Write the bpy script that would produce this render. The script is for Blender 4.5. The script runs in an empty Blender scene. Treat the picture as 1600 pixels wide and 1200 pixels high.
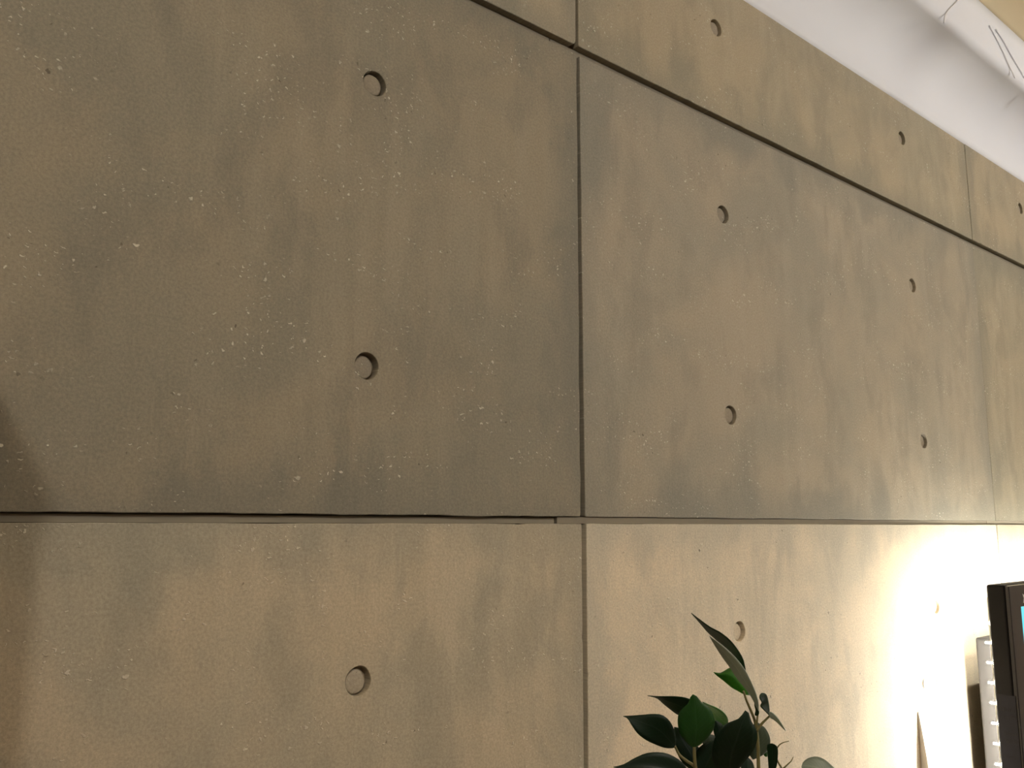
import bpy, bmesh, math, random
from mathutils import Vector, Matrix, noise

random.seed(7)
scene = bpy.context.scene
COL = scene.collection

# ------------------------------------------------------------------ camera
CAM = Vector((-0.74314, -0.74330, 1.64541))
YAW, PITCH, ROLL, FPX = 0.7048, 0.1588, 0.0016, 1367.12
_f = Vector((math.sin(YAW)*math.cos(PITCH), math.cos(YAW)*math.cos(PITCH), math.sin(PITCH)))
_r0 = Vector((math.cos(YAW), -math.sin(YAW), 0)); _u0 = _r0.cross(_f)
_r = _r0*math.cos(ROLL) + _u0*math.sin(ROLL); _u = _u0*math.cos(ROLL) - _r0*math.sin(ROLL)
cd = bpy.data.cameras.new('camera'); cam = bpy.data.objects.new('camera', cd); COL.objects.link(cam)
cd.sensor_width = 36; cd.lens = 36*FPX/1600; cd.clip_start = 0.02
cam.matrix_world = Matrix(((_r.x, _u.x, -_f.x, CAM.x), (_r.y, _u.y, -_f.y, CAM.y), (_r.z, _u.z, -_f.z, CAM.z), (0, 0, 0, 1)))
scene.camera = cam

# ------------------------------------------------------------------ world, light levels, exposure
LAMP_RIGHT = 158.0       # emission of the globe lamp over the room, right of the camera
LAMP_ADDED = 1700.0        # emission of the small lamp added unseen at the left, for the shadow
LED_POWER = 2200.0       # emission of each backlight diode
world = bpy.data.worlds.new('world'); scene.world = world; world.use_nodes = True
bg = world.node_tree.nodes['Background']; bg.inputs[0].default_value = (.9, .85, .8, 1); bg.inputs[1].default_value = 0.02
vs = scene.view_settings
vs.view_transform = 'Standard'; vs.look = 'None'; vs.gamma = 1; vs.exposure = 0.08
vs.use_curve_mapping = False

# ------------------------------------------------------------------ helpers
def ray(px, py): return _f + _r*((px-800)/FPX) - _u*((py-600)/FPX)
def at_depth(px, py, d): return CAM + ray(px, py)*d
def at_y(px, py, y):
    v = ray(px, py); return CAM + v*((y-CAM.y)/v.y)

def link(name, me, mat=None, parent=None, smooth=False):
    o = bpy.data.objects.new(name, me); COL.objects.link(o)
    if mat is not None: me.materials.append(mat)
    if parent is not None: o.parent = parent
    if smooth:
        for p in me.polygons: p.use_smooth = True
    return o
def obj(name, bm, mat=None, parent=None, smooth=False):
    bmesh.ops.recalc_face_normals(bm, faces=bm.faces[:])
    me = bpy.data.meshes.new(name); bm.to_mesh(me); bm.free()
    return link(name, me, mat, parent, smooth)
def tag(o, label=None, cat=None, group=None, kind=None):
    if label: o['label'] = label
    if cat: o['category'] = cat
    if group: o['group'] = group
    if kind: o['kind'] = kind
    return o
def empty(name, loc, label=None, cat=None, group=None):
    o = bpy.data.objects.new(name, None); COL.objects.link(o); o.location = loc; o.empty_display_size = .05
    return tag(o, label, cat, group)
def box(bm, x0, x1, y0, y1, z0, z1, bevel=0, seg=2):
    vs_ = bmesh.ops.create_cube(bm, size=1)['verts']
    for v in vs_:
        v.co = Vector(((x0+x1)/2 + v.co.x*(x1-x0), (y0+y1)/2 + v.co.y*(y1-y0), (z0+z1)/2 + v.co.z*(z1-z0)))
    if bevel:
        es = list({e for v in vs_ for e in v.link_edges})
        bmesh.ops.bevel(bm, geom=es, offset=bevel, segments=seg, affect='EDGES', profile=.5)
def boxobj(name, dims, mat, parent=None, bevel=0, seg=2, smooth=False):
    bm = bmesh.new(); box(bm, *dims, bevel=bevel, seg=seg)
    return obj(name, bm, mat, parent, smooth)
def tube(bm, pts, radii, seg=8, cap=True):
    pts = [Vector(p) for p in pts]; rings = []
    up = Vector((0.3, -0.8, 0.2)).normalized()
    for i, p in enumerate(pts):
        t = (pts[min(i+1, len(pts)-1)] - pts[max(i-1, 0)]).normalized()
        a = t.cross(up)
        if a.length < 1e-3: a = t.cross(Vector((1, 0, 0)))
        a.normalize(); b = t.cross(a)
        r = radii[i] if isinstance(radii, (list, tuple)) else radii
        rings.append([bm.verts.new(p + a*(r*math.cos(2*math.pi*k/seg)) + b*(r*math.sin(2*math.pi*k/seg))) for k in range(seg)])
    for A, B in zip(rings, rings[1:]):
        for k in range(seg): bm.faces.new((A[k], A[(k+1) % seg], B[(k+1) % seg], B[k]))
    if cap: bm.faces.new(rings[0]); bm.faces.new(rings[-1][::-1])
def lathe(bm, prof, center=(0, 0, 0), seg=32, axis='Z'):
    rings = []
    for r, h in prof:
        ring = []
        for k in range(seg):
            a = 2*math.pi*k/seg
            p = (r*math.cos(a), r*math.sin(a), h) if axis == 'Z' else (r*math.cos(a), h, r*math.sin(a))
            ring.append(bm.verts.new(Vector(p) + Vector(center)))
        rings.append(ring)
    for A, B in zip(rings, rings[1:]):
        for k in range(seg): bm.faces.new((A[k], A[(k+1) % seg], B[(k+1) % seg], B[k]))
    bm.faces.new(rings[0]); bm.faces.new(rings[-1][::-1])
def spline(pts, n=10):
    """Catmull-Rom through points of any dimension"""
    P = [Vector(p) for p in pts]; P = [P[0]*2-P[1]] + P + [P[-1]*2-P[-2]]; out = []
    for i in range(1, len(P)-2):
        for k in range(n):
            t = k/n; a, b, c, d = P[i-1], P[i], P[i+1], P[i+2]
            out.append(.5*((2*b) + (c-a)*t + (2*a-5*b+4*c-d)*t*t + (3*b-a-3*c+d)*t**3))
    out.append(P[-2]); return out
def resample(pts, n):
    L = [0]
    for a, b in zip(pts, pts[1:]): L.append(L[-1] + (b-a).length)
    out = []; j = 0
    for i in range(n):
        s = L[-1]*i/(n-1)
        while j < len(L)-2 and L[j+1] < s: j += 1
        t = (s-L[j])/max(L[j+1]-L[j], 1e-9); out.append(pts[j].lerp(pts[j+1], min(max(t, 0), 1)))
    return out

# ------------------------------------------------------------------ materials
def newmat(name):
    m = bpy.data.materials.new(name); m.use_nodes = True
    nt = m.node_tree; return m, nt, nt.nodes, nt.links, nt.nodes['Principled BSDF']
def N(nodes, t, **kw):
    n = nodes.new(t)
    for k, v in kw.items():
        if k.startswith('i_'):
            key = k[2:]; key = int(key) if key.isdigit() else key.replace('_', ' ')
            n.inputs[key].default_value = v
        else: setattr(n, k, v)
    return n
def math_(nodes, links, op, a, b=None, clamp=False):
    n = nodes.new('ShaderNodeMath'); n.operation = op; n.use_clamp = clamp
    for i, v in enumerate((a, b)):
        if v is None: continue
        if isinstance(v, (int, float)): n.inputs[i].default_value = v
        else: links.new(v, n.inputs[i])
    return n.outputs[0]
def mixc(nodes, links, fac, a, b, blend='MIX'):
    n = nodes.new('ShaderNodeMix'); n.data_type = 'RGBA'; n.blend_type = blend
    for sock, v in ((n.inputs[0], fac), (n.inputs[6], a), (n.inputs[7], b)):
        if isinstance(v, (int, float)): sock.default_value = v
        elif isinstance(v, tuple): sock.default_value = (*v, 1) if len(v) == 3 else v
        else: links.new(v, sock)
    return n.outputs[2]
def maprange(nodes, links, v, a, b, c=0., d=1., smooth=False):
    n = nodes.new('ShaderNodeMapRange'); n.inputs[1].default_value = a; n.inputs[2].default_value = b
    n.inputs[3].default_value = c; n.inputs[4].default_value = d
    if smooth: n.interpolation_type = 'SMOOTHSTEP'
    links.new(v, n.inputs[0]); return n.outputs[0]

def concrete(name, edge=True):
    m, nt, nodes, links, bs = newmat(name)
    tc = N(nodes, 'ShaderNodeTexCoord'); oi = N(nodes, 'ShaderNodeObjectInfo')
    off = N(nodes, 'ShaderNodeVectorMath', operation='SCALE'); off.inputs[0].default_value = (37, 11, 53)
    links.new(oi.outputs['Random'], off.inputs['Scale'])
    add = N(nodes, 'ShaderNodeVectorMath', operation='ADD')
    links.new(tc.outputs['Object'], add.inputs[0]); links.new(off.outputs[0], add.inputs[1])
    def mp(s):
        n = N(nodes, 'ShaderNodeMapping'); n.inputs['Scale'].default_value = s
        links.new(flat.outputs[0], n.inputs[0]); return n.outputs[0]
    sxz = N(nodes, 'ShaderNodeSeparateXYZ'); links.new(add.outputs[0], sxz.inputs[0])
    flat = N(nodes, 'ShaderNodeCombineXYZ'); links.new(sxz.outputs[0], flat.inputs[0]); links.new(sxz.outputs[2], flat.inputs[1])
    def noi(vec, scale, detail=4, rough=.55, dist=0.):
        n = N(nodes, 'ShaderNodeTexNoise', noise_dimensions='2D'); links.new(vec, n.inputs['Vector'])
        n.inputs['Scale'].default_value = scale; n.inputs['Detail'].default_value = detail
        n.inputs['Roughness'].default_value = rough; n.inputs['Distortion'].default_value = dist
        return n.outputs[0]
    cloud = noi(mp((1, 1.2, 1)), 4.5, 6, .6, .3)
    streak = noi(mp((1, .16, 1)), 30, 4, .55, .4)
    mott = noi(mp((1, .5, 1)), 13, 5, .62, .25)
    grain = noi(mp((1, 1, 1)), 380, 3, .75)
    pit = noi(mp((1, .8, 1)), 160, 3, .6)
    warm, grey, pale = (.355, .305, .222), (.298, .270, .206), (.415, .362, .272)
    f1 = maprange(nodes, links, cloud, .40, .62)
    c = mixc(nodes, links, f1, warm, grey)
    # vertical streaking of the casting, strongest where a slow noise lets it through
    gate = maprange(nodes, links, noi(mp((1, 1, 1)), 2.6, 2, .5), .40, .62)
    st = math_(nodes, links, 'MULTIPLY', maprange(nodes, links, streak, .40, .68), gate)
    c = mixc(nodes, links, math_(nodes, links, 'MULTIPLY', st, .42), c, pale)
    f2 = maprange(nodes, links, mott, .50, .66)
    c = mixc(nodes, links, math_(nodes, links, 'MULTIPLY', f2, .42), c, (.225, .207, .162))
    if edge:   # greyer tone along the rim of each cast panel, ragged
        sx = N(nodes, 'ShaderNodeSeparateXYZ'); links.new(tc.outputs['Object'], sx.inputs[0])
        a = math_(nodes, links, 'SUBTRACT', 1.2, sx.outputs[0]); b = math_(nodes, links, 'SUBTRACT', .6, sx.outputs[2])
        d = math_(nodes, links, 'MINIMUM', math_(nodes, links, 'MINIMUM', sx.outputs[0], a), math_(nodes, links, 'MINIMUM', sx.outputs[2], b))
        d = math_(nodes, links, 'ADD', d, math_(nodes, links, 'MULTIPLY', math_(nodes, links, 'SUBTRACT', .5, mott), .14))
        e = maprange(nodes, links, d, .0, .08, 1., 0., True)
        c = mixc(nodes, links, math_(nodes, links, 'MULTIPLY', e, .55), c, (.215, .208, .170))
    g = maprange(nodes, links, grain, .3, .7, .86, 1.14)
    c = mixc(nodes, links, 1., c, g, 'MULTIPLY')
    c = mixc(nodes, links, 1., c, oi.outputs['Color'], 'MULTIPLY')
    # sparse pale chips, flat and wider than tall, in clusters
    wob = N(nodes, 'ShaderNodeTexNoise', noise_dimensions='2D'); links.new(flat.outputs[0], wob.inputs['Vector']); wob.inputs['Scale'].default_value = 220; wob.inputs['Detail'].default_value = 1
    ws = N(nodes, 'ShaderNodeVectorMath', operation='SCALE'); ws.inputs['Scale'].default_value = .005; links.new(wob.outputs['Color'], ws.inputs[0])
    wv = N(nodes, 'ShaderNodeVectorMath', operation='ADD'); links.new(flat.outputs[0], wv.inputs[0]); links.new(ws.outputs[0], wv.inputs[1])
    def specks(scale, sc, rad, keep, clus, lo=.50, hi=.62):
        n = N(nodes, 'ShaderNodeMapping'); n.inputs['Scale'].default_value = sc; links.new(wv.outputs[0], n.inputs[0])
        v = N(nodes, 'ShaderNodeTexVoronoi', voronoi_dimensions='2D'); links.new(n.outputs[0], v.inputs['Vector']); v.inputs['Scale'].default_value = scale
        s = N(nodes, 'ShaderNodeSeparateColor'); links.new(v.outputs['Color'], s.inputs[0])
        dist = math_(nodes, links, 'DIVIDE', v.outputs['Distance'], maprange(nodes, links, s.outputs[1], 0., 1., .35, 1.15))
        near = maprange(nodes, links, dist, rad*.55, rad, 1., 0.)
        k = math_(nodes, links, 'GREATER_THAN', s.outputs[0], keep)
        cl = maprange(nodes, links, clus, lo, hi)
        return math_(nodes, links, 'MULTIPLY', math_(nodes, links, 'MULTIPLY', near, k), cl)
    clus = noi(mp((1, 2.0, 1)), 9, 4, .65)
    s1 = specks(70, (1, 1.9, 1), .15, .70, clus)
    s2 = specks(150, (1, 1.6, 1), .20, .74, clus)
    sp = math_(nodes, links, 'MAXIMUM', s1, s2)
    c = mixc(nodes, links, math_(nodes, links, 'MULTIPLY', sp, .85), c, (.62, .58, .47))
    pores = specks(60, (1, 1, 1), .09, .80, clus)
    c = mixc(nodes, links, math_(nodes, links, 'MULTIPLY', pores, .7), c, (.07, .055, .035))
    links.new(c, bs.inputs['Base Color']); bs.inputs['Roughness'].default_value = .72
    bs.inputs['Specular IOR Level'].default_value = .3
    h = math_(nodes, links, 'ADD', math_(nodes, links, 'MULTIPLY', pit, .25), math_(nodes, links, 'MULTIPLY', mott, .5))
    h = math_(nodes, links, 'ADD', h, math_(nodes, links, 'MULTIPLY', sp, .8))
    bp = N(nodes, 'ShaderNodeBump'); bp.inputs['Strength'].default_value = .55; bp.inputs['Distance'].default_value = .0022
    links.new(h, bp.inputs['Height']); links.new(bp.outputs[0], bs.inputs['Normal'])
    return m
def plain(name, col, rough=.6, spec=.5, var=.06, scale=40, bump=0., metallic=0., coat=0.):
    m, nt, nodes, links, bs = newmat(name)
    tc = N(nodes, 'ShaderNodeTexCoord'); n = N(nodes, 'ShaderNodeTexNoise'); n.inputs['Scale'].default_value = scale; n.inputs['Detail'].default_value = 5
    links.new(tc.outputs['Object'], n.inputs['Vector'])
    c = mixc(nodes, links, n.outputs[0], tuple(x*(1-var) for x in col), tuple(x*(1+var) for x in col))
    links.new(c, bs.inputs['Base Color']); bs.inputs['Roughness'].default_value = rough
    bs.inputs['Specular IOR Level'].default_value = spec; bs.inputs['Metallic'].default_value = metallic; bs.inputs['Coat Weight'].default_value = coat
    if bump:
        bp = N(nodes, 'ShaderNodeBump'); bp.inputs['Strength'].default_value = bump; bp.inputs['Distance'].default_value = .001
        links.new(n.outputs[0], bp.inputs['Height']); links.new(bp.outputs[0], bs.inputs['Normal'])
    return m
def emit(name, col, s):
    m, nt, nodes, links, bs = newmat(name)
    bs.inputs['Base Color'].default_value = (.8, .8, .8, 1)
    bs.inputs['Emission Color'].default_value = (*col, 1); bs.inputs['Emission Strength'].default_value = s
    return m
def leafmat(name, top, under, trans, rough=.5):
    m, nt, nodes, links, bs = newmat(name)
    tc = N(nodes, 'ShaderNodeTexCoord'); uv = N(nodes, 'ShaderNodeSeparateXYZ'); links.new(tc.outputs['UV'], uv.inputs[0])
    ng = N(nodes, 'ShaderNodeNewGeometry'); n = N(nodes, 'ShaderNodeTexNoise'); n.inputs['Scale'].default_value = 60
    links.new(tc.outputs['Object'], n.inputs['Vector'])
    at = N(nodes, 'ShaderNodeAttribute', attribute_name='side')
    c = mixc(nodes, links, at.outputs['Fac'], top, under)
    c = mixc(nodes, links, maprange(nodes, links, n.outputs[0], .3, .7, 0., .35), c, tuple(x*.55 for x in top))
    rib = math_(nodes, links, 'ABSOLUTE', math_(nodes, links, 'SUBTRACT', uv.outputs[0], .5))
    vein = maprange(nodes, links, rib, .012, .035, 1., 0.)
    w = N(nodes, 'ShaderNodeTexWave'); w.inputs['Scale'].default_value = 4.; w.inputs['Distortion'].default_value = .5
    mpn = N(nodes, 'ShaderNodeCombineXYZ'); links.new(math_(nodes, links, 'SUBTRACT', uv.outputs[1], math_(nodes, links, 'MULTIPLY', rib, .55)), mpn.inputs[0])
    links.new(mpn.outputs[0], w.inputs['Vector'])
    side = maprange(nodes, links, w.outputs[0], .86, 1., 0., .22)
    c = mixc(nodes, links, math_(nodes, links, 'MAXIMUM', math_(nodes, links, 'MULTIPLY', vein, .35), side), c, tuple(min(1, x*1.9+.02) for x in top))
    links.new(c, bs.inputs['Base Color']); bs.inputs['Roughness'].default_value = rough; bs.inputs['Specular IOR Level'].default_value = .25
    bp = N(nodes, 'ShaderNodeBump'); bp.inputs['Strength'].default_value = .25; bp.inputs['Distance'].default_value = .0006
    links.new(vein, bp.inputs['Height']); links.new(bp.outputs[0], bs.inputs['Normal'])
    tr = N(nodes, 'ShaderNodeBsdfTranslucent'); tr.inputs[0].default_value = (*trans, 1)
    ms = N(nodes, 'ShaderNodeMixShader'); ms.inputs[0].default_value = .28
    out = nodes['Material Output']; links.new(bs.outputs[0], ms.inputs[1]); links.new(tr.outputs[0], ms.inputs[2]); links.new(ms.outputs[0], out.inputs[0])
    return m

M = dict(
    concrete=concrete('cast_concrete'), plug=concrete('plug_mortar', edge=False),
    backing=plain('dark_backing', (.10, .075, .05), .9, .2, .15),
    strip=plain('grey_batten', (.235, .21, .16), .8, .25, .12, 25, .3),
    white=plain('white_plaster', (.715, .735, .775), .75, .3, .015, 12),
    beige=plain('beige_ceiling_paint', (.93, .80, .54), .85, .2, .02, 8),
    wallp=plain('cream_wall_paint', (.46, .41, .34), .9, .2, .03, 5),
    floor=plain('oak_floor', (.26, .17, .10), .5, .4, .2, 6),
    black=plain('black_plastic', (.006, .005, .005), .6, .15, .2, 300, .15),
    gloss=plain('gloss_black_bezel', (.012, .011, .014), .12, .5, .1, 30, 0, 0, .5),
    whitep=plain('white_plastic', (.72, .68, .63), .5, .4, .02, 30),
    cable=plain('pale_grey_cable', (.78, .79, .82), .6, .4, .03, 30),
    label=plain('grey_label', (.022, .021, .024), .8, .08, .15, 80),
    ink=plain('dark_ink', (.015, .014, .015), .7, .2, .1),
    stem=plain('olive_stem', (.20, .185, .075), .6, .3, .25, 90, .4),
    pot=plain('white_ceramic', (.7, .68, .65), .3, .5, .03),
    soil=plain('soil', (.04, .028, .018), .95, .1, .4, 200, .8),
    housing=plain('grey_rear_plastic', (.014, .0128, .012), .7, .2, .05, 60, .1),
    darkwood=plain('dark_wood', (.07, .045, .03), .5, .4, .25, 14),
    metal=plain('brushed_metal', (.55, .54, .52), .35, .5, .05, 200, 0, 1.),
    strip_pcb=plain('white_flex_strip', (.8, .78, .72), .5, .4, .02),
)

# ------------------------------------------------------------------ the setting
Z0 = 1.65            # height of the joint at eye level
PW, PH, TH = 1.2, .6, .012
XL, XR, YF, ZC = -2.6, 4.0, -4.2, 2.695
tag(boxobj('floor', (XL-.1, XR+.1, YF-.1, .14, -.1, 0), M['floor']), 'brown oak floor of the room', kind='structure')
tag(boxobj('ceiling', (XL-.1, XR+.1, YF-.1, .14, ZC, ZC+.1), M['beige']), 'beige painted ceiling beyond the white cove', kind='structure')
tag(boxobj('wall_left', (XL-.1, XL, YF-.1, .14, 0, ZC), M['wallp']), 'cream painted side wall', kind='structure')
tag(boxobj('wall_right', (XR, XR+.1, YF-.1, .14, 0, ZC), M['wallp']), 'cream painted far side wall', kind='structure')
tag(boxobj('wall_front', (XL, XR, YF-.1, YF, 0, ZC), M['wallp']), 'cream painted wall opposite the concrete', kind='structure')
wall = tag(boxobj('wall_back', (XL, XR, TH+.0005, .14, 0, ZC), M['backing']), 'wall clad in olive grey cast concrete panels', kind='structure')

# cove cornice: a small lip on the concrete, a hollow quarter round, a rounded nose and an upright face
prof = [(0, 2.4765), (-.003, 2.4790)]
R_ = .096
for k in range(0, 19):
    a = math.radians(-4 + 94*k/18); prof.append((-.1005 + R_*math.cos(a), 2.488 + R_*math.sin(a)))
for k in range(1, 9):
    a = math.radians(90*k/8); prof.append((-.1005 - .015*math.sin(a), 2.584 + .015 - .015*math.cos(a)))
prof += [(-.1155, 2.62), (-.1155, 2.66), (-.1155, ZC)]
bm = bmesh.new(); rows = []
NX = 24
for i in range(NX+1):
    x = XL + (XR-XL)*i/NX
    rows.append([bm.verts.new((x, y, z + .0012*math.sin(x*2.3+1) * (1 if z < 2.6 else 0))) for y, z in prof] + [bm.verts.new((x, .012, ZC)), bm.verts.new((x, .012, 2.476))])
for A, B in zip(rows, rows[1:]):
    n = len(A)
    for k in range(n): bm.faces.new((A[k], A[(k+1) % n], B[(k+1) % n], B[k]))
bm.faces.new(rows[0]); bm.faces.new(rows[-1])
cove = obj('trim_1', bm, M['white'], None, True)
tag(cove, 'white curved plaster cove along the top of the concrete wall', kind='structure')

# ------------------------------------------------------------------ concrete panels
plug_rng = random.Random(3)
def jag(t, seed, amp, chip):
    """ragged edge offset in metres at arc position t"""
    v = amp*noise.noise(Vector((t*14, seed*7.3, 0))) + amp*.5*noise.noise(Vector((t*60, seed*3.1, 5)))
    c = noise.noise(Vector((t*38, seed*5.7, 9)))
    if c > .42: v -= chip*min(1, (c-.42)*6)
    return v
def panel(x0b, x0t, x1b, x1t, zb, zt, tint, y=0., holes=(), seed=0, chips=(0, 0, 0, 0), amp=.0005, ragged=1.):
    """x0b/x0t left edge at bottom/top, x1b/x1t right edge; origin = nominal lower left corner of the 1.2 x 0.6 module"""
    ox = round(((x0b+x0t)/2)/PW)*PW; oz = zb_nom(zb)
    P = []
    def edge(a, b, n, nrm, sd, chip, skip_ends=True):
        L = (b-a).length
        for i in range(n):
            t = i/n; p = a.lerp(b, t)
            w = min(1, min(t, 1-t)*L/.006)
            P.append(p - nrm*0 + nrm*(jag(t*L, sd, amp, chip)*w*ragged))
    def corner(c, e1, e2, r, k=4):
        """round off / break a corner of radius r between incoming dir e1 and outgoing dir e2"""
        for i in range(k+1):
            t = i/k; a = c - e1*r; b = c + e2*r
            P.append(a*(1-t)**2 + c*2*t*(1-t) + b*t*t)
    BL, BR, TR, TL = Vector((x0b-ox, zb-oz)), Vector((x1b-ox, zb-oz)), Vector((x1t-ox, zt-oz)), Vector((x0t-ox, zt-oz))
    cs = [BL, BR, TR, TL]; nr = [Vector((0, -1)), Vector((1, 0)), Vector((0, 1)), Vector((-1, 0))]
    rad = [.0015 + c for c in chips]      # BL BR TR TL
    for k in range(4):
        a, b = cs[k], cs[(k+1) % 4]; d = (b-a).normalized(); dp = (cs[k]-cs[k-1]).normalized()
        corner(a, dp, d, rad[k])
        a2, b2 = a + d*rad[k]*1.05, b - d*rad[(k+1) % 4]*1.05
        L = (b2-a2).length
        edge(a2, b2, max(8, int(L/.006)), nr[k], seed*11+k*3.7, .0016 if k in (1, 3) else .0007)
    # front polygon = P pulled in by the chamfer
    n = len(P); cx = sum((p for p in P), Vector((0, 0)))/n
    inner = []
    for i in range(n):
        t = (P[(i+1) % n]-P[i-1]); nn = Vector((t.y, -t.x)); nn.normalize(); inner.append(P[i] - nn*.0007)
    bm = bmesh.new()
    def V(p, yy): return bm.verts.new((p.x, yy, p.y))
    fr = [V(p, 0) for p in inner]; md = [V(p, .0007) for p in P]; bk = [V(p, TH) for p in P]
    fe = [bm.edges.new((fr[i], fr[(i+1) % n])) for i in range(n)]
    HR = .0136; S = 36; holesv = []
    for hi, (hx, hz) in enumerate(holes):
        ring0, ring1, ring2, ring3 = [], [], [], []
        for k in range(S):
            a = 2*math.pi*k/S; rr = HR*(1 + .035*noise.noise(Vector((math.cos(a)*1.6, math.sin(a)*1.6, seed*3+hi*1.7))))
            c, s = math.cos(a), math.sin(a)
            q = Vector((hx-ox, hz-oz))
            ring0.append(V(q + Vector((c, s))*(rr+.0005), 0)); ring1.append(V(q + Vector((c, s))*rr, .0006))
            ring2.append(V(q + Vector((c, s))*(rr-.0003), .0108)); ring3.append(V(q + Vector((c, s))*(rr-.0012), .0115))
        fe += [bm.edges.new((ring0[k], ring0[(k+1) % S])) for k in range(S)]
        for A, B in ((ring0, ring1), (ring1, ring2), (ring2, ring3)):
            for k in range(S): bm.faces.new((A[k], A[(k+1) % S], B[(k+1) % S], B[k]))
        bm.faces.new(ring3)
    bmesh.ops.triangle_fill(bm, use_beauty=True, use_dissolve=False, edges=fe, normal=(0, -1, 0))
    for A, B in ((fr, md), (md, bk)):
        for i in range(n): bm.faces.new((A[i], A[(i+1) % n], B[(i+1) % n], B[i]))
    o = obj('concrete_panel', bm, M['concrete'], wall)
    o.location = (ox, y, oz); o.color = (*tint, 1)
    for hi, (hx, hz) in enumerate(holes):
        b2 = bmesh.new(); r = .0116; S2 = 28; rg = plug_rng
        dx, dz = rg.uniform(-.0011, -.0005), rg.uniform(-.0010, -.0004)
        dep = rg.uniform(.0034, .0048)
        rings = []
        for rr, yy in ((1., .0114), (1.0, dep+.0016), (.93, dep+.0005), (.80, dep), (.4, dep-.0002)):
            ring = []
            for k in range(S2):
                a = 2*math.pi*k/S2; jr = rr*r*(1+.05*noise.noise(Vector((math.cos(a)*2, math.sin(a)*2, seed+hi*9.1))))
                ring.append(b2.verts.new((dx+jr*math.cos(a), yy + .0005*noise.noise(Vector((a*2, rr*5, seed+hi))), dz+jr*math.sin(a))))
            rings.append(ring)
        for A, B in zip(rings, rings[1:]):
            for k in range(S2): b2.faces.new((A[k], A[(k+1) % S2], B[(k+1) % S2], B[k]))
        b2.faces.new(rings[-1]); b2.faces.new(rings[0][::-1])
        pl = obj('tie_hole_plug', b2, M['plug'], o, True); pl.location = (hx-ox, 0, hz-oz)
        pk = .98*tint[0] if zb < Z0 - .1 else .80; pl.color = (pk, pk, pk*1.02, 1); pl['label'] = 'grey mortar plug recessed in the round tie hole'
    return o
def zb_nom(z):
    k = round((z - Z0)/PH); return Z0 + k*PH
GH, GT = .0084/2, .0130/2     # half the groove at eye level, half the upper groove
Z1 = Z0 + PH; ZT = 2.481
# joint lines: x of (left panel right edge, right panel left edge) at bottom and top of each row
def J(xc, wb, wt, skew=0): return (xc - wb/2 - skew, xc - wt/2 + skew, xc + wb/2 - skew, xc + wt/2 + skew)
rowsz = [(0.0005, Z0-2*PH-GH), (Z0-2*PH+GH, Z0-PH-GH), (Z0-PH+GH, Z0-GH), (Z0+GH, Z1-GT), (Z1+GT, ZT)]
joints = {   # row -> {joint index: (bottom width, top width, lean)}
    2: {0: (.0058, .0078, .001), 1: (.0055, .0055, 0)},
    3: {0: (.0076, .0050, .0003), 1: (.0050, .0004, 0)},
    4: {0: (.0040, .0022, .0012), 1: (.0014, .0014, 0)},
}
tints = {(3, -1): (.77, .775, .77), (3, 0): (.95, .96, .99), (3, 1): (.95, .95, .93), (2, -1): (1.29, 1.28, 1.26), (2, 0): (1.92, 1.90, 1.91), (2, 1): (1.5, 1.47, 1.43),  # lower row is paler concrete, lightened further in place of backlight reaching it
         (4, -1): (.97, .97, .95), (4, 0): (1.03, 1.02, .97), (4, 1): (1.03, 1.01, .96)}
depths = {(3, -1): 0., (3, 0): .0004, (3, 1): .0012, (2, -1): -.0006, (2, 0): -.0002, (2, 1): .0002, (4, -1): .0006, (4, 0): 0., (4, 1): -.0006}
colx = {-2: -1.2, -1: 0., 0: PW, 1: 2*PW, 2: 3*PW}
for ri, (zb, zt) in enumerate(rowsz):
    for c in range(-3, 4):
        jl = joints.get(ri, {}).get(c, (.005, .005, 0)); jr = joints.get(ri, {}).get(c+1, (.005, .005, 0))
        L = J(c*PW, *jl); Rr = J((c+1)*PW, *jr)
        x0b, x0t, x1b, x1t = L[2], L[3], Rr[0], Rr[1]
        if c == -3: x0b = x0t = XL + .001
        if c == 3: x1b = x1t = XR - .001
        if c == -3: pass
        hz = [Z0 + (ri-3)*PH + PH*q for q in (.25, .75)]
        hx = [c*PW + PW*q for q in (.25, .75)]
        hs = [(x, z) for x in hx for z in hz if zb+.03 < z < zt-.03 and x0b+.03 < x < x1b-.03]
        chips = (.0005, .0005, .0005, .0005)
        if (ri, c) == (4, -1): chips = (0, .006, 0, 0)
        if (ri, c) == (3, -1): chips = (0, .002, .002, 0)
        if (ri, c) == (3, 0): chips = (.0015, 0, .001, .001)
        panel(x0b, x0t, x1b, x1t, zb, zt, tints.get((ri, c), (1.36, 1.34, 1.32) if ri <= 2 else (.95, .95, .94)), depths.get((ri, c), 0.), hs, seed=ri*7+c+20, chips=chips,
              amp=.0011 if (ri, c) == (3, -1) else .0005)
# battens lying in the horizontal grooves; they butt a little left of each vertical joint
for gi, zg in enumerate((Z0-2*PH, Z0-PH, Z0, Z1)):
    for c in range(-3, 4):
        a = max(c*PW - .0395, XL+.002) if c > -3 else XL+.002; b = (c+1)*PW - .0411 if c < 3 else XR-.002
        rec = {(2, -1): .0062, (2, 0): .0032, (2, 1): .0032}.get((gi, c), .0105 if gi == 3 else .0068)
        bm = bmesh.new(); box(bm, a, b, rec, TH, zg-(GT if gi == 3 else GH)+.0002, zg+(GT if gi == 3 else GH)-(.0012 if (gi, c) == (2, -1) else .0004), bevel=.0003, seg=1)
        s = obj('groove_batten', bm, M['strip'], wall)

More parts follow.
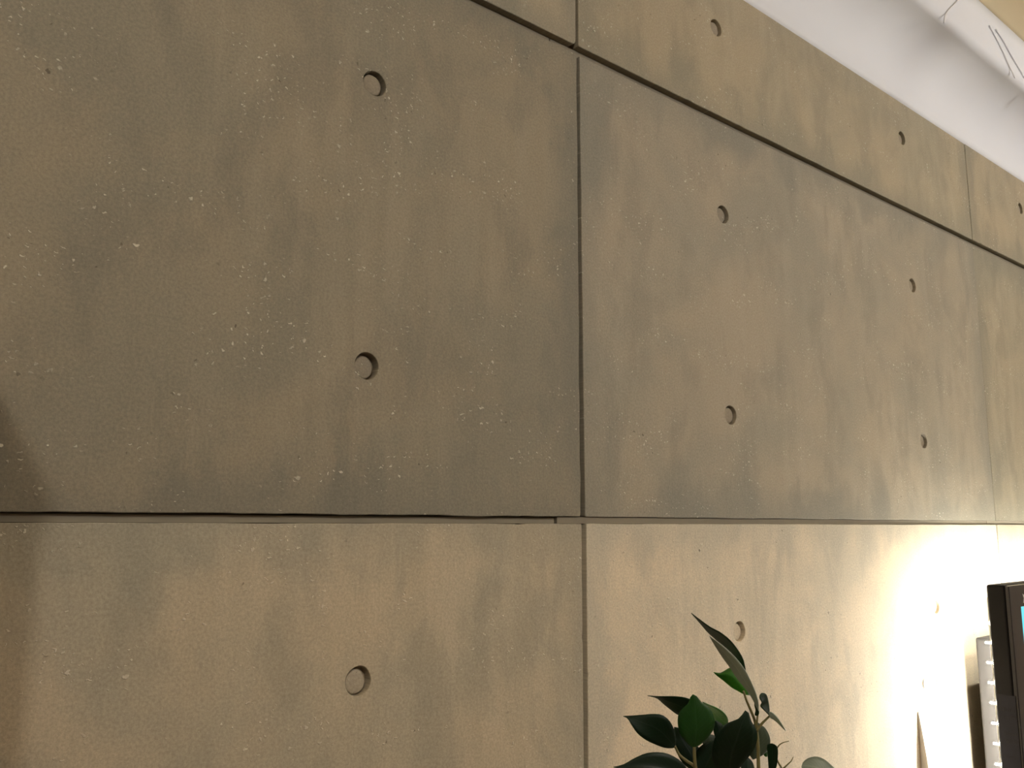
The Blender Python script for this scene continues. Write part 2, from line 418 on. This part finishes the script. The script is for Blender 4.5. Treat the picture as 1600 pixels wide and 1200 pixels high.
# ------------------------------------------------------------------ lamps, unseen: the room's globe and a small added one
def globe_lamp(loc, r, power, col, label, drop):
    t = empty('pendant_lamp', (loc[0], loc[1], ZC), label, 'lamp')
    bm = bmesh.new(); lathe(bm, [(r*math.sin(math.pi*k/16)+.0005, -drop - r + r*(1-math.cos(math.pi*k/16))) for k in range(17)][::2], seg=16)
    obj('glass_globe', bm, emit('lamp_glow', col, power), t, True)
    bm = bmesh.new(); tube(bm, [(0, 0, 0), (0, 0, -drop + r*.98)], .004); obj('cord', bm, M['metal'], t)
    bm = bmesh.new(); lathe(bm, [(.05, 0), (.05, -.012), (.03, -.03), (.008, -.035)], seg=24); obj('ceiling_rose', bm, M['metal'], t, True)
    return t
globe_lamp((1.6, -1.65), .10, LAMP_RIGHT, (1., .95, .91), 'white glass globe pendant lamp in front of the television', .19)
globe_lamp((-1.03, -1.37), .018, LAMP_ADDED, (1., .93, .86), 'small unseen globe lamp added to throw the shadow of the tall cabinet', .195)  # added lamp, out of view, placed and sized for the cabinet's shadow edge

# ------------------------------------------------------------------ tall cabinet added out of view, left, to cast a shadow on the panels
cab = empty('shadow_cabinet', (-1.123, -.2275, 0), 'unseen tall dark wood cabinet added to shadow the concrete wall', 'cabinet')
CWD, CDP, CHT = .40, .2225, 1.94
boxobj('body', (-CWD, CWD, -CDP+.018, CDP-.005, .0, CHT-.02), M['darkwood'], cab, .003)
boxobj('top_board', (-CWD, CWD, -CDP, CDP-.003, CHT-.02, CHT), M['darkwood'], cab, .002)
for s in (-1, 1):
    d = boxobj('door', (min(s*.003, s*.397), max(s*.003, s*.397), -CDP, -CDP+.018, .06, CHT-.024), M['darkwood'], cab, .003)
    bm = bmesh.new(); lathe(bm, [(.004, 0), (.004, -.012), (.012, -.016), (.012, -.024), (.005, -.027)], (s*.03, -CDP, 1.0), 16, 'Y'); obj('knob', bm, M['metal'], d, True)

# ------------------------------------------------------------------ television on the wall with a backlight
TVB, TVT = -.090, .037                        # back plane, thickness
c0 = at_y(1540, 914, TVB); TX, TZ = c0.x, c0.z + .001
TW, THH = 1.06, .63; TF = TVB - TVT
tv = empty('television', (TX, 0, TZ-THH), 'black flat television with glowing white backlight on the wall', 'television')
def L(x): return x      # local x from the left edge
boxobj('back_shell', (0, TW, TF+.006, TVB, 0, THH), M['black'], tv, .004, 3)
s0 = at_y(1595.2, 948, TF)                     # top left corner of the picture
bx, bz = s0.x-TX, s0.z-(TZ-THH)
bm = bmesh.new()                               # front frame: a ring around the picture
O = [(.001, .001), (TW-.001, .001), (TW-.001, THH-.001), (.001, THH-.001)]; I = [(bx, .055), (TW-bx, .055), (TW-bx, bz), (bx, bz)]
of = [bm.verts.new((x, TF+.001, z)) for x, z in O]; ob = [bm.verts.new((x, TF+.006, z)) for x, z in O]
o2 = [bm.verts.new((x + (.002 if x < .5 else -.002), TF, z + (.002 if z < .3 else -.002))) for x, z in O]
i1 = [bm.verts.new((x, TF, z)) for x, z in I]; i2 = [bm.verts.new((x, TF+.003, z)) for x, z in I]
for A, B in ((ob, of), (of, o2), (o2, i1), (i1, i2)):
    for k in range(4): bm.faces.new((A[k], A[(k+1) % 4], B[(k+1) % 4], B[k]))
obj('bezel', bm, M['gloss'], tv)
# the picture
m, nt, nodes, links, bs = newmat('television_picture')
tc = N(nodes, 'ShaderNodeTexCoord'); sx = N(nodes, 'ShaderNodeSeparateXYZ'); links.new(tc.outputs['Object'], sx.inputs[0])
sky = maprange(nodes, links, sx.outputs[2], bz-.40, bz)
f = math_(nodes, links, 'GREATER_THAN', sx.outputs[2], bz-.079)
c = mixc(nodes, links, f, (.03, .06, .55), (.16, .80, .98))
f3 = math_(nodes, links, 'GREATER_THAN', sx.outputs[2], bz-.10)
c = mixc(nodes, links, f3, (.05, .05, .10), c)
bs.inputs['Base Color'].default_value = (.01, .01, .01, 1); bs.inputs['Roughness'].default_value = .25
links.new(c, bs.inputs['Emission Color']); bs.inputs['Emission Strength'].default_value = 1.0
scr = boxobj('screen', (bx, TW-bx, TF+.003, TF+.005, .055, bz), m, tv); scr['label'] = 'lit screen, cyan at its upper left corner'
e0 = at_y(1598.2, 935, TF)
bm = bmesh.new(); ex, ez = e0.x-TX, e0.z-(TZ-THH)
for pts in ([(0, .008), (.016, 0), (0, -.008), (.004, 0)], [(.016, .008), (.032, 0), (.016, -.008), (.020, 0)]):
    a = [bm.verts.new((ex+x, TF-.0006, ez+z)) for x, z in pts]; b = [bm.verts.new((ex+x, TF+.0003, ez+z)) for x, z in pts]
    bm.faces.new(a); bm.faces.new(b)
    for k in range(4): bm.faces.new((a[k], a[(k+1) % 4], b[(k+1) % 4], b[k]))
em = obj('emblem', bm, plain('emblem_white', (.75, .75, .72), .4, .4, .02), tv); em['label'] = 'small white mark on the black top bezel'
# rear housing, pale, inset from the edge
h0 = at_y(1523, 996, -.0455)
hx, hz = .047, h0.z - (TZ-THH)
boxobj('rear_housing', (hx, TW-hx, TVB-.001, -.0455, .03, hz), M['housing'], tv, .004, 3)
boxobj('wall_bracket', (.35, .71, -.047, -.0005, .12, .42), M['metal'], tv, .002)
# side label with print
lb = boxobj('rating_label', (-.0006, .0004, TVB-.033, TVB-.0045, .02, at_y(1565, 1088, TVB-.018).z-(TZ-THH)), M['label'], tv); lb['label'] = 'grey printed label on the side of the television'
zl = at_y(1565, 1088, TVB-.018).z-(TZ-THH)
bm = bmesh.new(); rg = random.Random(5)
for row, zz in enumerate((zl-.024, zl-.036, zl-.062, zl-.074, zl-.100, zl-.134, zl-.150)):
    yy = TVB-.008
    while yy > TVB-.029:
        w = rg.uniform(.0012, .003); box(bm, -.0009, -.0005, yy-w, yy, zz-rg.uniform(.002, .003), zz+rg.uniform(.001, .004)); yy -= w+.0011
tag(obj('print', bm, M['ink'], lb), kind='stuff')
# backlight: a flexible strip along the back edge, one diode every 33 mm
ledm = emit('backlight_diode', (1., .945, .82), LED_POWER)
st = boxobj('led_strip', (.003, .011, TVB-.0002, TVB+.0016, .03, THH-.022), M['strip_pcb'], tv)
st2 = boxobj('led_strip', (.03, TW-.03, TVB-.0002, TVB+.0016, THH-.016, THH-.008), M['strip_pcb'], tv)
lme = None
def led(x, z, par, h=.009, w=1.):
    global lme
    if lme is None:
        b = bmesh.new(); box(b, -.0012, .0012, 0, 1, -.0012, .0012)
        bmesh.ops.recalc_face_normals(b, faces=b.faces[:]); lme = bpy.data.meshes.new('led'); b.to_mesh(lme); b.free(); lme.materials.append(ledm)
    o = bpy.data.objects.new('led', lme); COL.objects.link(o); o.parent = par; o.location = (x, TVB+.0016, z); o.scale = (w, h, w)
zl0 = at_y(1543.5, 974, TVB+.002).z-(TZ-THH)
k = 0
while zl0 - k*.0333 > .04: led(.007, zl0-k*.0333, st); k += 1
for k in range(30): led(.045 + k*.0333, THH-.012, st2, .0007, 1.6)

# ------------------------------------------------------------------ small white things on the wall left of the television
u0 = at_y(1436, 1112, -.002)
UX, UZ = u0.x - .002, u0.z
ui = empty('wall_unit', (UX, 0, UZ-.26), 'white curved unit on the wall between plant and television', 'wall unit')
pr = [(.26-.26*t, -.0020-.0165*math.sin(min(1, t*1.35)*math.pi/2)) for t in [i/14 for i in range(15)]]
bm = bmesh.new(); Wd = .075; sl, sr = [], []
for z, y in pr: sl.append(bm.verts.new((0, y, z))); sr.append(bm.verts.new((Wd, y, z)))
bl = [bm.verts.new((0, -.0005, 0)), bm.verts.new((0, -.0005, .26))]; br = [bm.verts.new((Wd, -.0005, 0)), bm.verts.new((Wd, -.0005, .26))]
for k in range(14): bm.faces.new((sl[k], sr[k], sr[k+1], sl[k+1]))
bm.faces.new(sl + bl); bm.faces.new(sr + br); bm.faces.new((sl[0], sr[0], br[1], bl[1])); bm.faces.new((sl[-1], sr[-1], br[0], bl[0])); bm.faces.new((bl[0], bl[1], br[1], br[0]))
bmesh.ops.bevel(bm, geom=[e for e in bm.edges if abs(e.verts[0].co.z-e.verts[1].co.z) > 1e-5 and len(e.link_faces) == 2 and e.calc_face_angle(0) > .8], offset=.0015, segments=2, affect='EDGES')
obj('shell', bm, M['whitep'], ui)
boxobj('foot_plate', (.01, Wd-.01, -.022, -.0005, -.012, .0), M['whitep'], ui, .002)
for px, py, lab in ((1445, 1068, 'small round white stud on the wall, left of the pair'), (1466, 1066, 'small round white stud on the wall, right of the pair')):
    p = at_y(px, py, 0)
    t = empty('wall_stud', (p.x, 0, p.z), lab, 'stud', 'white studs above the wall unit')
    bm = bmesh.new(); lathe(bm, [(.0095, -.0004), (.0095, -.0014), (.0088, -.0024), (.0068, -.0032), (.003, -.0036)], seg=24, axis='Y'); obj('dome', bm, M['whitep'], t, True)
    bm = bmesh.new(); lathe(bm, [(.0022, -.0034), (.0022, -.0040), (.0012, -.0042)], seg=12, axis='Y'); obj('centre_pin', bm, M['metal'], t, True)

# ------------------------------------------------------------------ thin cables on the upright face of the cove
def cable(px, label, y=-.1174, r=.0015):
    pts = [at_y(a, b, y) for a, b in px]
    bm = bmesh.new(); tube(bm, spline(pts, 8), r, 8); o = obj('thin_cable', bm, M['cable'], None, True)
    tag(o, label, 'cable')
cable([(1512, -30), (1503, -10), (1494, 4), (1484, 14), (1477, 24), (1475, 36)], 'thin pale cable curling over the cove face, nearest the picture top')
cable([(1546, 40), (1556, 58), (1566, 78), (1575, 98), (1586, 122)], 'thin pale cable hanging down the cove face, upper of two side by side')
cable([(1556, 46), (1568, 64), (1580, 86), (1592, 106), (1606, 130), (1622, 158)], 'thin pale cable running down the cove face towards the television')

# ------------------------------------------------------------------ sideboard and plant
sb = empty('sideboard', (.95, -.235, 0), 'low dark wood sideboard below the television and plant', 'sideboard')
boxobj('carcass', (-1.25, 1.25, -.19, .21, .08, .52), M['darkwood'], sb, .003)
boxobj('top_board', (-1.27, 1.27, -.215, .215, .52, .545), M['darkwood'], sb, .002)
for k in range(4):
    d = boxobj('door', (-1.24+k*.621, -1.24+k*.621+.616, -.208, -.19, .09, .51), M['darkwood'], sb, .003)
    boxobj('handle', (-1.24+k*.621+.27, -1.24+k*.621+.34, -.226, -.208, .46, .47), M['metal'], d, .002)
for x in (-1.15, 1.15):
    for y in (-.16, .17):
        bm = bmesh.new(); lathe(bm, [(.018, 0), (.022, .08)], (x, y, 0), 16); obj('leg', bm, M['metal'], sb, True)

D0 = .72
def zz(x, y): return (940 + x/4.4444, 930 + y/4.4444)
plant = empty('potted_plant', (-.06, -.27, .545), 'leafy green plant with dark pointed leaves before the concrete wall', 'plant')
PO = Vector(plant.location)
LM = dict(
    dark=leafmat('leaf_dark', (.006, .019, .009), (.05, .075, .03), (.05, .20, .02)),
    mid=leafmat('leaf_green', (.028, .078, .022), (.08, .14, .05), (.13, .46, .06)),
    backlit=leafmat('leaf_backlit', (.045, .15, .018), (.08, .16, .04), (.2, .75, .05)),  # green brightened to carry light coming through from behind
    pale=leafmat('leaf_underside', (.54, .63, .55), (.54, .63, .55), (.45, .54, .42), .6),
    gloss=leafmat('leaf_glossy_green', (.16, .34, .17), (.16, .34, .17), (.2, .6, .12), .3),  # colour lightened to hold the reflection on this leaf
    mint=leafmat('leaf_pale_green', (.20, .235, .18), (.2, .2, .2), (.2, .3, .14), .5),
    greyg=leafmat('leaf_grey_green', (.055, .075, .045), (.055, .075, .045), (.12, .22, .06), .5),
)
def add_leaf(mid, left, right, mat, fold=.10):
    """mid, left, right: equal-length lists of world points from base to tip"""
    n = len(mid); A = 3
    verts, faces, uvs = [], [], []
    for i in range(n):
        for j in range(-A, A+1):
            e = left[i] if j < 0 else right[i]; t = abs(j)/A
            p = mid[i].lerp(e, t)
            verts.append(p - PO); uvs.append((.5 + .5*j/A, i/(n-1)))
    w = 2*A+1
    for i in range(n-1):
        for j in range(w-1): faces.append((i*w+j, i*w+j+1, (i+1)*w+j+1, (i+1)*w+j))
    me = bpy.data.meshes.new('leaf'); me.from_pydata([tuple(v) for v in verts], [], faces)
    ul = me.uv_layers.new(name='UVMap')
    for lp in me.loops: ul.data[lp.index].uv = uvs[lp.vertex_index]
    me.attributes.new('side', 'FLOAT', 'POINT')
    o = link('leaf', me, mat, plant, True)
    sm = o.modifiers.new('thickness', 'SOLIDIFY'); sm.thickness = .0005; sm.offset = 0
    return o
def traced(base, tip, left, right, mat, d=(0, 0, 0, 0), arch=0., n=18):
    """outline in enlarged-crop coordinates; d = depth offsets of base, tip, left margin, right margin"""
    def m(pl): return [Vector((*zz(*p), 0)) for p in pl]
    Lp = resample(spline(m([base] + left + [tip]), 10), n); Rp = resample(spline(m([base] + right + [tip]), 10), n)
    mid, le, ri = [], [], []
    for i in range(n):
        t = i/(n-1); c = (Lp[i]+Rp[i])/2; dd = D0 + d[0]*(1-t) + d[1]*t - arch*math.sin(math.pi*t); s = math.sin(math.pi*t)**.7
        mid.append(at_depth(c.x, c.y, dd)); le.append(at_depth(Lp[i].x, Lp[i].y, dd + d[2]*s)); ri.append(at_depth(Rp[i].x, Rp[i].y, dd + d[3]*s))
    return add_leaf(mid, le, ri, mat)
traced((1000, 522), (622, 124), [(960, 470), (910, 410), (850, 360), (790, 305), (735, 255), (680, 190)], [(985, 450), (950, 385), (890, 310), (820, 255), (760, 225), (690, 175)], LM['dark'], (.01, -.02, .012, -.012), .01)
traced((1092, 805), (748, 281), [(1072, 770), (1045, 715), (1000, 650), (945, 585), (890, 500), (835, 425), (775, 330)], [(1088, 740), (1068, 670), (1038, 600), (1000, 525), (940, 445), (870, 375), (795, 315)], LM['pale'], (-.005, -.03, .006, -.006))
traced((1080, 838), (1062, 735), [(1064, 832), (1070, 800), (1062, 765)], [(1092, 826), (1090, 800), (1078, 765)], LM['dark'], (-.004, -.002, .002, -.002))
traced((1004, 690), (778, 535), [(980, 684), (945, 664), (900, 638), (850, 596), (803, 560)], [(1030, 694), (1040, 650), (1000, 575), (950, 520), (900, 503), (865, 518), (825, 541)], LM['backlit'], (.006, .012, .006, .016))
traced((1166, 836), (1112, 678), [(1132, 802), (1103, 770), (1113, 745), (1098, 718), (1099, 692)], [(1166, 800), (1161, 755), (1152, 710), (1138, 684)], LM['dark'], (0, .004, -.004, .004))
traced((1160, 812), (1280, 943), [(1170, 848), (1192, 862), (1218, 882), (1252, 916)], [(1180, 812), (1205, 832), (1238, 874), (1262, 912)], LM['pale'], (-.002, -.012, .003, -.003))
traced((690, 850), (318, 697), [(610, 850), (530, 830), (480, 795), (430, 755), (385, 716)], [(650, 750), (590, 714), (510, 703), (440, 703), (380, 702)], LM['dark'], (.035, .02, .008, -.006))
traced((700, 740), (880, 890), [(745, 800), (785, 865), (815, 910), (850, 912)], [(745, 760), (800, 782), (845, 812), (875, 850)], LM['gloss'], (.04, .05, .01, -.012))
traced((645, 1060), (634, 688), [(612, 1045), (575, 1005), (543, 955), (529, 890), (534, 825), (568, 782), (604, 748), (617, 706)], [(690, 1033), (735, 990), (772, 940), (787, 885), (775, 830), (742, 778), (692, 742), (664, 704)], LM['mid'], (0, -.008, .005, .005), .004)
traced((512, 1058), (150, 840), [(475, 1063), (430, 1058), (370, 1036), (308, 1006), (250, 960), (208, 900), (182, 856)], [(514, 985), (500, 925), (468, 868), (420, 831), (360, 824), (290, 829), (215, 836)], LM['dark'], (.004, -.012, -.006, .004), .006)
traced((625, 1250), (82, 1193), [(540, 1300), (440, 1320), (330, 1300), (240, 1260), (150, 1212)], [(595, 1202), (560, 1162), (510, 1124), (430, 1093), (320, 1095), (228, 1131), (150, 1176)], LM['dark'], (-.012, -.05, -.015, .004), .008)
traced((905, 1250), (998, 800), [(850, 1240), (800, 1200), (770, 1135), (768, 1060), (792, 980), (830, 920), (885, 884), (945, 862), (975, 832)], [(965, 1190), (1030, 1110), (1066, 1050), (1081, 990), (1072, 930), (1042, 880), (1026, 835), (1016, 806)], LM['dark'], (-.02, -.035, -.006, .004), .012)
traced((1050, 1142), (1072, 878), [(1018, 1090), (1005, 1010), (1030, 930)], [(1105, 1118), (1143, 1090), (1166, 1050), (1169, 995), (1142, 932), (1105, 898)], LM['greyg'], (.02, .03, 0, .008))
traced((1185, 1030), (1182, 1300), [(1152, 1038), (1152, 1090), (1157, 1150), (1164, 1220)], [(1212, 1042), (1224, 1075), (1220, 1150), (1206, 1220)], LM['dark'], (.004, -.01, .004, -.008))
traced((1680, 1300), (1388, 1188), [(1600, 1300), (1520, 1285), (1450, 1260), (1402, 1225)], [(1650, 1238), (1600, 1186), (1545, 1140), (1490, 1121), (1435, 1132), (1400, 1158)], LM['mint'], (-.01, -.02, -.012, .01))
traced((640, 1230), (505, 915), [(560, 1160), (515, 1070), (500, 980)], [(720, 1180), (690, 1080), (600, 980), (540, 925)], LM['dark'], (.03, .035, -.004, .006))
traced((690, 1260), (800, 1010), [(640, 1180), (660, 1080), (730, 1020)], [(800, 1220), (860, 1130), (850, 1050)], LM['dark'], (.02, .03, 0, .006))
traced((770, 1120), (735, 965), [(730, 1090), (700, 1020), (715, 980)], [(810, 1090), (815, 1020), (785, 975)], LM['greyg'], (.035, .04, 0, .006))
traced((800, 1010), (790, 870), [(780, 960), (775, 910)], [(850, 960), (845, 910), (815, 880)], LM['dark'], (.028, .03, 0, .004))
traced((1010, 1290), (1010, 1120), [(975, 1240), (970, 1170)], [(1060, 1240), (1050, 1165)], LM['dark'], (.01, .02, 0, .004))
traced((1150, 1120), (1120, 1085), [(1135, 1120), (1122, 1103)], [(1160, 1100), (1142, 1082)], LM['mid'], (.035, .04, 0, .004))
# stems
def stem(pl, r0, r1, dd=0., extra=()):
    pts = [at_depth(*zz(*p), D0 + dd) - PO for p in pl]
    sp = spline(pts, 6)
    for e in extra:                                   # on down to the pot
        a, b = sp[-1], Vector(e) - PO
        sp = sp + [a.lerp(b, k/5) for k in range(1, 6)]
    n = len(sp)
    bm = bmesh.new(); tube(bm, sp, [.8*(r0 + (r1-r0)*i/(n-1)) for i in range(n)], 8); obj('stem', bm, M['stem'], plant, True)
soil_pt = PO + Vector((0, 0, .17))
stem([(985, 665), (1010, 740), (1060, 860), (1078, 950), (1086, 1060), (1090, 1200)], .0011, .0022, .004, (PO + Vector((.03, .01, .55)), soil_pt + Vector((.012, 0, 0))))
stem([(1168, 838), (1112, 893), (1076, 940)], .0011, .0017, .003)
stem([(1090, 800), (1082, 850), (1076, 930)], .0008, .0012, .003)
stem([(510, 1050), (540, 1108), (590, 1150), (640, 1185), (660, 1230)], .0013, .0017, .002)
stem([(643, 1052), (645, 1120), (652, 1190), (668, 1260), (720, 1400)], .0016, .0022, 0., (PO + Vector((-.02, .02, .50)), soil_pt + Vector((-.015, .01, 0))))
stem([(1302, 1013), (1268, 1021), (1238, 1037), (1218, 1062)], .0003, .0008, 0.)
stem([(1218, 1062), (1216, 1130), (1232, 1172), (1250, 1210), (1240, 1320)], .0008, .0012, 0., (PO + Vector((.06, 0, .62)), soil_pt + Vector((.02, .012, 0))))
stem([(1331, 1122), (1318, 1150), (1300, 1168), (1270, 1196), (1250, 1215)], .0003, .0011, 0.)
stem([(1660, 1290), (1560, 1360), (1400, 1420)], .0010, .0016, -.01, (PO + Vector((.05, -.01, .60)), soil_pt + Vector((.02, -.012, 0))))
stem([(625, 1248), (680, 1330), (760, 1420)], .0012, .0018, -.01, (PO + Vector((0, -.02, .55)), soil_pt + Vector((0, -.016, 0))))
stem([(905, 1245), (930, 1320), (960, 1420)], .0012, .0018, -.02, (PO + Vector((.01, -.02, .52)), soil_pt + Vector((.006, -.01, 0))))
# leaves lower down, below the view
rg = random.Random(11)
for k in range(34):
    h = .30 + .44*rg.random(); a = rg.uniform(0, 2*math.pi); rr = rg.uniform(.01, .05)
    base = PO + Vector((rr*math.cos(a)+.01, rr*math.sin(a), h)); out = Vector((math.cos(a), math.sin(a)*.8, rg.uniform(-.3, .5))).normalized()
    Lh = rg.uniform(.055, .075); wd = Lh*.33; sidev = out.cross(Vector((0, 0, 1))).normalized(); n = 12
    mid, le, ri = [], [], []
    for i in range(n):
        t = i/(n-1); p = base + out*(Lh*t) + Vector((0, 0, -.02*t*t))
        w = wd*(math.sin(math.pi*min(1, t**.8))**.9)*(1-.25*t)
        mid.append(p); le.append(p - sidev*w + Vector((0, 0, .12*w))); ri.append(p + sidev*w + Vector((0, 0, .12*w)))
    add_leaf(mid, le, ri, LM[rg.choice(['dark', 'dark', 'mid'])])
bm = bmesh.new(); lathe(bm, [(.055, 0), (.075, .02), (.085, .10), (.088, .18), (.081, .182), (.078, .165), (.02, .160)], seg=40); obj('pot', bm, M['pot'], plant, True)
bm = bmesh.new(); lathe(bm, [(.0785, .160), (.06, .171), (.02, .175)], seg=32); obj('soil', bm, M['soil'], plant, True)
